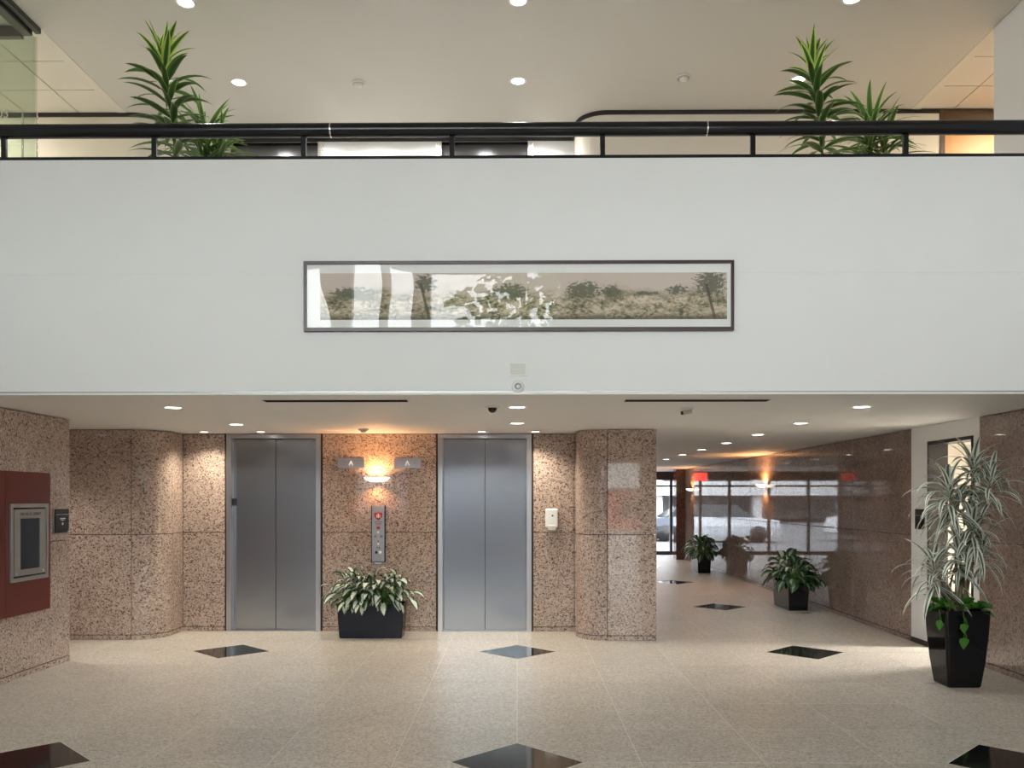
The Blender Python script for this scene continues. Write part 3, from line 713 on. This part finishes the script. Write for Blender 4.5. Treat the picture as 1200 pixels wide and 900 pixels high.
MB().tube([(0, -.05, -.012), (0, -.05, -.026)], .012, 10).build('nozzle', M['alu'], o)

# ------------------------------------------------------------------ left wall fittings
X0 = -HX
rp = tag(empty('red_wall_panel', (X0, 7.78, .575)), 'large dark red painted panel on the granite wall around the valve cabinet', 'wall panel')
MB().box(.0005, .025, -.36, .36, 0, 1.295).build('board', M['red'], rp, .003)
MB().box(.0005, .025, -1.30, -.364, 0, 1.295).build('board', M['red'], rp, .003)
cb = tag(empty('fire_cabinet', (X0 + .0255, 7.77, .88)), 'grey metal fire cabinet with dark glass window on the red panel', 'cabinet')
W2, H2 = .298, .70
f = MB()
for q in ((-W2, W2, 0, .035), (-W2, W2, H2 - .035, H2), (-W2, -W2 + .03, .035, H2 - .035), (W2 - .03, W2, .035, H2 - .035)): f.box(0, .022, q[0], q[1], q[2], q[3])
f.build('frame', M['alu'], cb, .002)
MB().box(0, .006, -W2 + .03, W2 - .03, .035, H2 - .035).build('recess', M['blackpl'], cb)
wy, wz0, wz1 = (-.16, .16), .105, .565
dr = MB()
D = (-W2 + .044, W2 - .044, .052, H2 - .052)
for q in ((D[0], D[1], D[2], wz0), (D[0], D[1], wz1, D[3]), (D[0], wy[0], wz0, wz1), (wy[1], D[1], wz0, wz1)): dr.box(.0065, .020, q[0], q[1], q[2], q[3])
dd = dr.build('door', M['alu'], cb)
MB().box(.0065, .012, wy[0], wy[1], wz0, wz1).build('pane', M['darkglass'], dd)
for s in (-1, 1): MB().lathe([(.013, .0205), (.013, .028), (0, .030)], 14, c=(0, s * .21, .077), axis='X').build('screw', M['chrome'], dd)
text_obj('FIRE VALVE CABINET', .036, M['greyprint'], 'lettering', dd, (.0212, 0, .605), (R(90), 0, R(90)))
a0 = 8.21; a1 = 8.47
cr = tag(empty('button_plate', (X0, (a0 + a1) / 2, 1.285)), 'black accessible door button plate on the granite corner beside the red panel', 'button plate')
hw = (a1 - a0) / 2
MB().box(.0005, .02, -hw, hw, 0, .245).build('frame', M['alu'], cr, .002)
MB().box(.0205, .034, -hw + .008, hw - .010, .006, .240).build('plate', M['blackpl'], cr, .002)
MB().box(.0345, .036, -hw + .01, hw - .012, .182, .188).build('stripe', M['alu'], cr)
MB().box(.0345, .0355, -.045, .05, .140, .150).box(.0345, .0355, -.03, .03, .126, .132).build('lettering', M['print'], cr)
MB().lathe([(.013, .034), (.013, .0365), (0, .0365)], 14, c=(0, 0, .095), axis='X').build('symbol', M['print'], cr)
MB().lathe([(.008, .034), (.008, .038), (0, .039)], 10, c=(0, hw - .025, .014), axis='X').build('screw', M['chrome'], cr)
cr = tag(empty('card_reader', (HX, 9.56, 1.285)), 'black card reader on the white wall beside the doorway', 'card reader')
MB().box(-.02, -.0005, -.10, .10, 0, .225).build('body', M['blackpl'], cr, .004)
MB().box(-.028, -.0205, -.075, .075, .02, .13).build('cover', M['darkglass'], cr, .004)
MB().box(-.0225, -.0205, -.085, .085, .150, .156).build('stripe', M['alu'], cr)

# exit sign near the glazed end (seen mirrored in the polished wall)
ex = tag(empty('exit_sign', (3.72, 24.6, CZ)), 'red lit exit sign under the ceiling at the glazed end', 'exit sign')
MB().box(-.01, .01, -.01, .01, -.06, -.0005).build('stem', M['alu'], ex)
MB().box(-.19, .19, -.03, .03, -.27, -.06).build('box', M['exit'], ex, .006)
text_obj('EXIT', .19, M['print'], 'lettering', ex, (0, -.0315, -.165))

# ------------------------------------------------------------------ plants
rng = random.Random(7)
def leaf_mesh(name, m, L, Wd, e0, bend, fold=.25, kind='strap', segs=8, twist=0):
    vs, uv = [], []; x = z = 0.0
    for i in range(segs + 1):
        s = i / segs; ang = e0 - bend * s ** 1.25
        if kind == 'strap': pr = min(1, (.30 + 2.6 * s)) * (1 - s ** 3) if s < 1 else 0
        elif kind == 'oval': pr = max(0, math.sin(PI * s ** .82)) ** .85 if s > .0 else .05
        else: pr = max(0, math.sin(PI * min(1, s ** .55))) ** .9
        if s == 0 and kind != 'strap': pr = .06
        w = Wd / 2 * pr
        nx, nz = -math.sin(ang), math.cos(ang)
        tw = twist * s
        for u, sgn in ((0, -1), (.5, 0), (1, 1)):
            yy = sgn * w * math.cos(tw); up = abs(sgn) * w * fold + sgn * w * math.sin(tw)
            vs.append((x + nx * up, yy, z + nz * up)); uv.append((u, s))
        x += math.cos(ang) * L / segs; z += math.sin(ang) * L / segs
    fs = []
    for i in range(segs):
        for k in (0, 1): fs.append((3 * i + k, 3 * i + 3 + k, 3 * i + 4 + k, 3 * i + 1 + k))
    me = bpy.data.meshes.new(name); me.from_pydata(vs, [], fs)
    l = me.uv_layers.new(name='uv')
    for lp in me.loops: l.data[lp.index].uv = uv[lp.vertex_index]
    me.polygons.foreach_set('use_smooth', [True] * len(fs)); me.materials.append(m); me.update()
    return me
def put_leaf(name, me, parent, loc, az, scale=1.0, roll=0, tilt=0):
    o = bpy.data.objects.new(name, me); COL.objects.link(o); o.parent = parent
    o.location = loc; o.rotation_euler = (roll, -tilt, az); o.scale = (scale,) * 3
    return o

def loft_pot(sections, wall=.012, depth=.06, n=5):
    """rounded rectangle sections (z, half x, half y, corner radius), closed below, open rim on top"""
    def ring(z, hx, hy, r):
        out = []
        for cx_, cy_, a in ((hx - r, hy - r, 0), (-hx + r, hy - r, 90), (-hx + r, -hy + r, 180), (hx - r, -hy + r, 270)):
            for i in range(n): t_ = R(a + 90 * i / (n - 1)); out.append((cx_ + r * math.cos(t_), cy_ + r * math.sin(t_), z))
        return out
    z, hx, hy, r = sections[-1]
    secs = list(sections) + [(z, hx - wall, hy - wall, r * .8), (z - depth, hx - wall - .002, hy - wall - .002, r * .8)]
    mb = MB(); vs = []; m_ = 4 * n
    for s in secs: vs += ring(*s)
    fs = [(j * m_ + i, j * m_ + (i + 1) % m_, (j + 1) * m_ + (i + 1) % m_, (j + 1) * m_ + i) for j in range(len(secs) - 1) for i in range(m_)]
    mb.add(vs, fs, False); mb.f.append(list(range(m_ - 1, -1, -1))); mb.sm.append(False)
    return mb
def soil(parent, hx, hy, z):
    N = 8; vs = []; rr = random.Random(3)
    for j in range(N + 1):
        for i in range(N + 1): vs.append((-hx + 2 * hx * i / N, -hy + 2 * hy * j / N, z + rr.uniform(-.012, .012) + .02 * (1 - ((2 * i / N - 1) ** 2 + (2 * j / N - 1) ** 2) / 2)))
    MB().add(vs, [(j * (N + 1) + i, j * (N + 1) + i + 1, (j + 1) * (N + 1) + i + 1, (j + 1) * (N + 1) + i) for j in range(N) for i in range(N)], True).build('soil', M['soil'], parent)

AGL = [[leaf_mesh('leaf', M[mm], .215, .118, R(e), R(b), .14, 'oval', 7, tw) for e, b, tw in ((75, 115, .1), (55, 120, -.15), (35, 115, .2), (12, 95, -.1), (-15, 65, .15), (-40, 40, -.2))] for mm in ('leaf_agl', 'leaf_agl_dark')]
def aglaonema(loc, rz, label, potmat, n, seed, dark=0.15, hx=.39, hy=.15, H=.40, spread=(.50, .25, .30), ls=1.0):
    rr = random.Random(seed)
    o = tag(empty('potted_plant', loc, rz), label, 'potted plant', None)
    loft_pot([(.001, hx - .03, hy - .02, .012), (.012, hx - .024, hy - .014, .014), (.2, hx - .010, hy - .006, .014), (H - .02, hx, hy, .014), (H, hx, hy, .014)]).build('planter', potmat, o, 0)
    soil(o, hx - .015, hy - .015, H - .045)
    st = MB()
    for i in range(n):
        u = rr.uniform(-1, 1); az = i * 2.39996 + rr.uniform(-.4, .4)
        if i % 3 == 0: az = -PI / 2 + rr.uniform(-1.2, 1.2)
        q = (i + .5) / n                                  # 0 = crown top, 1 = lower skirt
        pol = q ** .62 * 1.62
        base = Vector((u * hx * .80, rr.uniform(-.6, .6) * hy, H - .02))
        rad = math.sin(pol); k = rr.uniform(.80, 1.0)
        tip = Vector((u * hx * .78 + math.cos(az) * rad * (spread[0] - hx * .62) * k, math.sin(az) * rad * spread[1] * k * .62, H + .025 + math.cos(pol) * spread[2] * rr.uniform(.72, 1.02)))
        kk = min(5, max(0, int(pol / 1.62 * 5.2 + rr.uniform(-.7, .7))))
        me = AGL[1 if rr.random() < dark else 0][kk]
        out = math.atan2(math.sin(az), math.cos(az) + u * .5)
        if tip.z < H + .02: tip += Vector((math.cos(out) * .02, math.sin(out) * .03, 0))
        put_leaf('leaf', me, o, tip, out, ls * rr.uniform(.68, .98), rr.uniform(-.3, .3), rr.uniform(-.1, .1))
        mid = (base + tip) / 2 + Vector((0, 0, .05))
        st.tube([base, mid, tip], [.0055, .005, .004], 5, False)
    st.build('stems', M['petiole'], o)['kind'] = 'stuff'
    return o
p = W(433.5, 749, 9.88)
aglaonema((p.x, 10.05, 0), 0, 'low dark rectangular planter of silvery green leaves under the call panel', M['pot2'], 210, 2, .10)
aglaonema((4.08, 12.78, 0), PI / 2, 'low black planter of dark green leaves by the corridor wall, before the first corridor sconce', M['pot'], 105, 5, .8, spread=(.50, .36, .30), ls=1.3)
aglaonema((4.10, 19.1, 0), PI / 2, 'low black planter of leafy plants near the brown pier at the glazed end', M['pot'], 90, 9, .75, spread=(.50, .36, .30), ls=1.3)

# tall variegated dracaena with pothos in a tapered pot
def strap_set(mm, L, Wd, rows_, fold=.18): return [[leaf_mesh('leaf', M[mm], L, Wd, R(e), R(b), fold, 'strap', 8, tw) for b, tw in bs] for e, bs in rows_]
WAR = strap_set('leaf_war', .37, .046, ((70, ((60, .2), (90, -.3))), (55, ((95, .3), (130, -.2))), (38, ((95, .2), (130, -.4))), (20, ((80, .3), (110, -.3))), (-5, ((60, .3), (85, -.3))), (-30, ((40, .3), (55, -.2)))))
tp = tag(empty('potted_dracaena', (3.845, 7.50, 0), 0), 'tall white striped dracaena with trailing pothos in a tapered glossy black pot', 'potted plant')
loft_pot([(.001, .135, .135, .02), (.012, .142, .142, .022), (.22, .168, .168, .022), (.45, .186, .186, .022), (.64, .194, .194, .020), (.665, .194, .194, .02)], n=4).build('pot', M['pot'], tp)
soil(tp, .178, .178, .615)
heads = [(.17, .06, 1.84, 44), (.27, -.04, 1.74, 32), (-.09, -.05, 1.66, 46), (.07, -.12, 1.38, 46), (-.22, -.04, 1.00, 36), (.20, -.05, 1.18, 24), (.02, .08, 1.55, 26), (-.04, -.11, 1.12, 30)]
cane = MB()
for i, (hx, hy, hz_, n) in enumerate(heads):
    b = Vector((rng.uniform(-.08, .08), rng.uniform(-.06, .06), .60)); e = Vector((hx, hy, hz_))
    mids = [b.lerp(e, s) + Vector((math.sin(s * PI) * .03 * (-1) ** i, 0, 0)) for s in (0, .25, .5, .75, 1)]
    MB().tube(mids + [e + Vector((0, 0, .05))], [.016, .015, .014, .012, .010, .005], 7).build('cane', M['stem'], tp)
    for k in range(n):
        q = (k + .5) / n; row = min(5, int(q * 6)); me = rng.choice(WAR[row])
        az = k * 2.39996 + i; reach = HX - .02 - 3.845 - hx; sc_ = rng.uniform(.78, 1.18)
        if math.cos(az) > .3: sc_ = min(sc_, reach / (.37 * math.cos(az)))
        put_leaf('leaf', me, tp, e + Vector((0, 0, .06 - q * .20)), az, sc_, rng.uniform(-.2, .2), rng.uniform(-.15, .15))
POT = [leaf_mesh('pothos_leaf', M['leaf_pothos'], .125, .095, R(e), R(b), .2, 'heart', 6) for e, b in ((50, 60), (20, 60), (-10, 50), (-60, 30))]
for k in range(60):
    az = k * 2.39996; rad = rng.uniform(.09, .20)
    put_leaf('pothos_leaf', POT[rng.choice((0, 1, 1, 2))], tp, (math.cos(az) * rad, math.sin(az) * rad, rng.uniform(.655, .74)), az + rng.uniform(-.5, .5), rng.uniform(.8, 1.15), rng.uniform(-.4, .4))
for (x0, y0, ln, nn) in ((-.05, -.20, .24, 4), (-.205, -.10, .10, 2)):
    pts = [(x0 * .8, y0 * .8, .66), (x0, y0, .69), (x0 - .004, y0 - .012, .66), (x0 + .01, y0 - .010, .67 - ln * .6), (x0, y0 - .008, .67 - ln)]
    MB().tube(pts, .0032, 5).build('vine', M['petiole'], tp)
    for i in range(nn):
        z = .66 - ln * (i + .6) / nn
        put_leaf('pothos_leaf', POT[3], tp, (x0 + (.012 if i % 2 else -.012), y0 - .014, z), -PI / 2 + (-.9 if i % 2 else .9), rng.uniform(.7, .9), 0)

# dracaenas behind the railing
LIME = strap_set('leaf_lime', .34, .066, ((76, ((15, .1), (30, -.1))), (58, ((40, .2), (60, -.2)))))
DGR = strap_set('leaf_green', .37, .062, ((44, ((70, .2), (55, -.2))), (30, ((55, .2), (70, -.3))), (20, ((45, .2), (60, -.2))), (8, ((40, .2), (50, -.2)))))
def dracaena(x, y, ztop, lean, label, n, zlow, seed, sc=1.0):
    rr = random.Random(seed)
    o = tag(empty('potted_dracaena', (x, y, UF)), label, 'potted plant')
    loft_pot([(.001, .10, .10, .04), (.02, .11, .11, .045), (.34, .15, .15, .05), (.36, .155, .155, .05)], n=5).build('pot', M['pot'], o)
    soil(o, .13, .13, .32)
    zt = ztop - UF
    pts = [Vector((lean * s * s, 0.02 * math.sin(3 * s), .31 + (zt - .31) * s)) for s in [i / 8 for i in range(9)]]
    MB().tube(pts, [.017 - .010 * i / 8 for i in range(9)], 8).build('cane', M['stem'], o)
    zl = zlow - UF
    for k in range(n):
        q = k / (n - 1); z = zt + .01 - (zt - zl) * max(0, q - .10) / .90; s = (z - .31) / (zt - .31)
        base = Vector((lean * s * s, .02 * math.sin(3 * s), z))
        if q < .12: me = rr.choice(LIME[0])
        elif q < .26: me = rr.choice(LIME[1])
        else: me = rr.choice(DGR[min(3, int((q - .26) / .74 * 3 + rr.uniform(0, 1)))])
        put_leaf('leaf', me, o, base, k * 2.39996 + seed, sc * rr.uniform(.82, 1.1), rr.uniform(-.25, .25), rr.uniform(-.1, .1))
    return o
WSM = strap_set('leaf_green', .42, .046, ((66, ((45, .2), (70, -.2))), (40, ((60, .2), (75, -.2))), (22, ((45, .2), (60, -.3))), (6, ((35, .2), (50, -.2)))))
def bushy(x, y, zc, label, n, seed):
    rr = random.Random(seed)
    o = tag(empty('potted_dracaena', (x, y, UF)), label, 'potted plant')
    loft_pot([(.001, .10, .10, .04), (.02, .11, .11, .045), (.34, .14, .14, .05), (.36, .145, .145, .05)], n=5).build('pot', M['pot'], o)
    soil(o, .12, .12, .32)
    for dx, h, m_ in ((-.03, zc - UF, n), (.05, zc - UF - .16, n // 2), (-.05, zc - UF - .22, n // 2)):
        MB().tube([(dx * .4, 0, .31), (dx, 0, h * .6), (dx * 1.4, 0, h)], [.014, .012, .007], 7).build('cane', M['stem'], o)
        for k in range(m_):
            q = k / m_
            put_leaf('leaf', rr.choice(WSM[min(3, int(q * 4))]), o, (dx * 1.4, 0, h + .02 - q * .22), k * 2.39996 + seed + dx * 9, rr.uniform(.85, 1.15), rr.uniform(-.25, .25), rr.uniform(-.12, .12))
    return o
PYY = 6.98
q = W(210, 183, PYY); dracaena(q.x, PYY, W(193, 72, PYY).z, W(190, 72, PYY).x - q.x, 'tall lime tipped dracaena behind the railing near the glass partition', 72, 4.42, 3)
q = W(247, 158, 7.78); bushy(q.x, 7.78, q.z, 'short bushy dracaena behind the railing near the glass partition', 46, 5)
q = W(970, 183, PYY); dracaena(q.x, PYY, W(951, 80, PYY).z, W(951, 80, PYY).x - q.x, 'tall lime tipped dracaena behind the railing towards the wooden door', 72, 4.42, 8)
q = W(1027, 152, 7.78); bushy(q.x, 7.78, q.z, 'short bushy dracaena behind the railing towards the wooden door', 48, 11)

# ------------------------------------------------------------------ outside: ground, building, trees, cars
gr = MB().box(-60, 60, -60, BACK - .21, -.30, -.02).box(-60, 60, 25.41, 90, -.30, -.02).build('ground', M['asphalt']); struct(gr)
bd = tag(empty('brick_building', (6, -26, -.02)), 'low red brick building with white band across the street', 'building')
MB().box(-12, 12, -6, 0, 0, 2.1).build('wall', M['brick'], bd); MB().box(-12.1, 12.1, -6.1, .1, 2.1, 3.6).build('fascia', M['concrete'], bd)
for i in range(-5, 6): MB().box(i * 2.1 - .5, i * 2.1 + .5, .002, .05, .7, 1.7).build('window', M['darkglass'], bd)
gar = tag(empty('parking_garage', (4, 60, -.02)), 'pale concrete parking garage beyond the glazed end', 'building')
for z in (0, 2.6, 5.2, 7.8): MB().box(-40, 40, 0, 12, z + 1.9, z + 2.9).build('deck', M['concrete'], gar)
for i in range(-6, 7): MB().box(i * 6 - .3, i * 6 + .3, .5, 1.1, 0, 10).build('column', M['concrete'], gar)
MB().box(-40, 40, 11.5, 12, 0, 10).build('back_wall', M['concrete'], gar)
def car(x, y, col, label, rz=0):
    o = tag(empty('car', (x, y, -.02), rz), label, 'car')
    m = mat('car_paint', col, .25, coat=.5)
    sec = [(-2.15, .35, .62), (-2.1, .3, .85), (-1.2, .28, .95), (1.5, .28, .98), (2.1, .3, .9), (2.2, .35, .6)]
    vs = []
    for x_, z0, z1 in sec: vs += [(x_, -.86, z0), (x_, -.88, (z0 + z1) / 2), (x_, -.8, z1), (x_, .8, z1), (x_, .88, (z0 + z1) / 2), (x_, .86, z0)]
    fs = [(6 * i + k, 6 * i + (k + 1) % 6, 6 * i + 6 + (k + 1) % 6, 6 * i + 6 + k) for i in range(5) for k in range(6)] + [(5, 4, 3, 2, 1, 0), (30, 31, 32, 33, 34, 35)]
    MB().add(vs, fs).build('body', m, o)
    c = [(-1.3, .95), (-.55, 1.42), (.9, 1.44), (1.75, .97)]
    vs = [(x_, s * (.78 if z < 1 else .6), z) for s in (-1, 1) for x_, z in c]
    MB().add(vs, [(0, 1, 2, 3), (7, 6, 5, 4), (0, 4, 5, 1), (1, 5, 6, 2), (2, 6, 7, 3)]).build('cabin', M['darkglass'], o)
    for wx in (-1.35, 1.35):
        for s in (-1, 1): MB().lathe([(0, -.1), (.31, -.1), (.33, 0), (.31, .1), (0, .1)], 18, c=(wx, s * .78, .33), axis='Y').build('wheel', M['trim'], o)
car(1.2, 33, (.62, .64, .66), 'silver car parked beyond the glazed end', R(8))
car(7.0, 34, (.04, .05, .08), 'dark car parked beyond the glazed end', R(4))
car(-5.5, 33.5, (.75, .75, .75), 'white car parked beyond the glazed end', R(2))
def tree(x, y, h, label, seed):
    rr = random.Random(seed)
    o = tag(empty('tree', (x, y, -.02)), label, 'tree')
    MB().tube([(0, 0, 0), (.1, 0, h * .3), (0, .1, h * .6)], [.2, .15, .08], 8).build('trunk', M['stem'], o)
    mb = MB()
    for i in range(700):
        d = Vector((rr.gauss(0, 1), rr.gauss(0, 1), rr.gauss(0, 1))).normalized() * rr.uniform(.4, 1) * h * .3
        c = Vector((0, 0, h * .68)) + Vector((d.x, d.y, d.z * 1.1)); u = Vector((rr.gauss(0, 1), rr.gauss(0, 1), rr.gauss(0, 1))).normalized() * .22; v = u.orthogonal() * .6
        mb.add([c - u, c + v, c + u, c - v], [(0, 1, 2, 3)])
    mb.build('crown', M['leafplain'], o)['kind'] = 'stuff'
tree(.9, -11, 9.5, 'leafy street tree outside, before the brick building', 1)
tree(7.0, -14, 9, 'leafy street tree outside, at the end of the brick building', 2)
SC.cycles.use_denoising = True
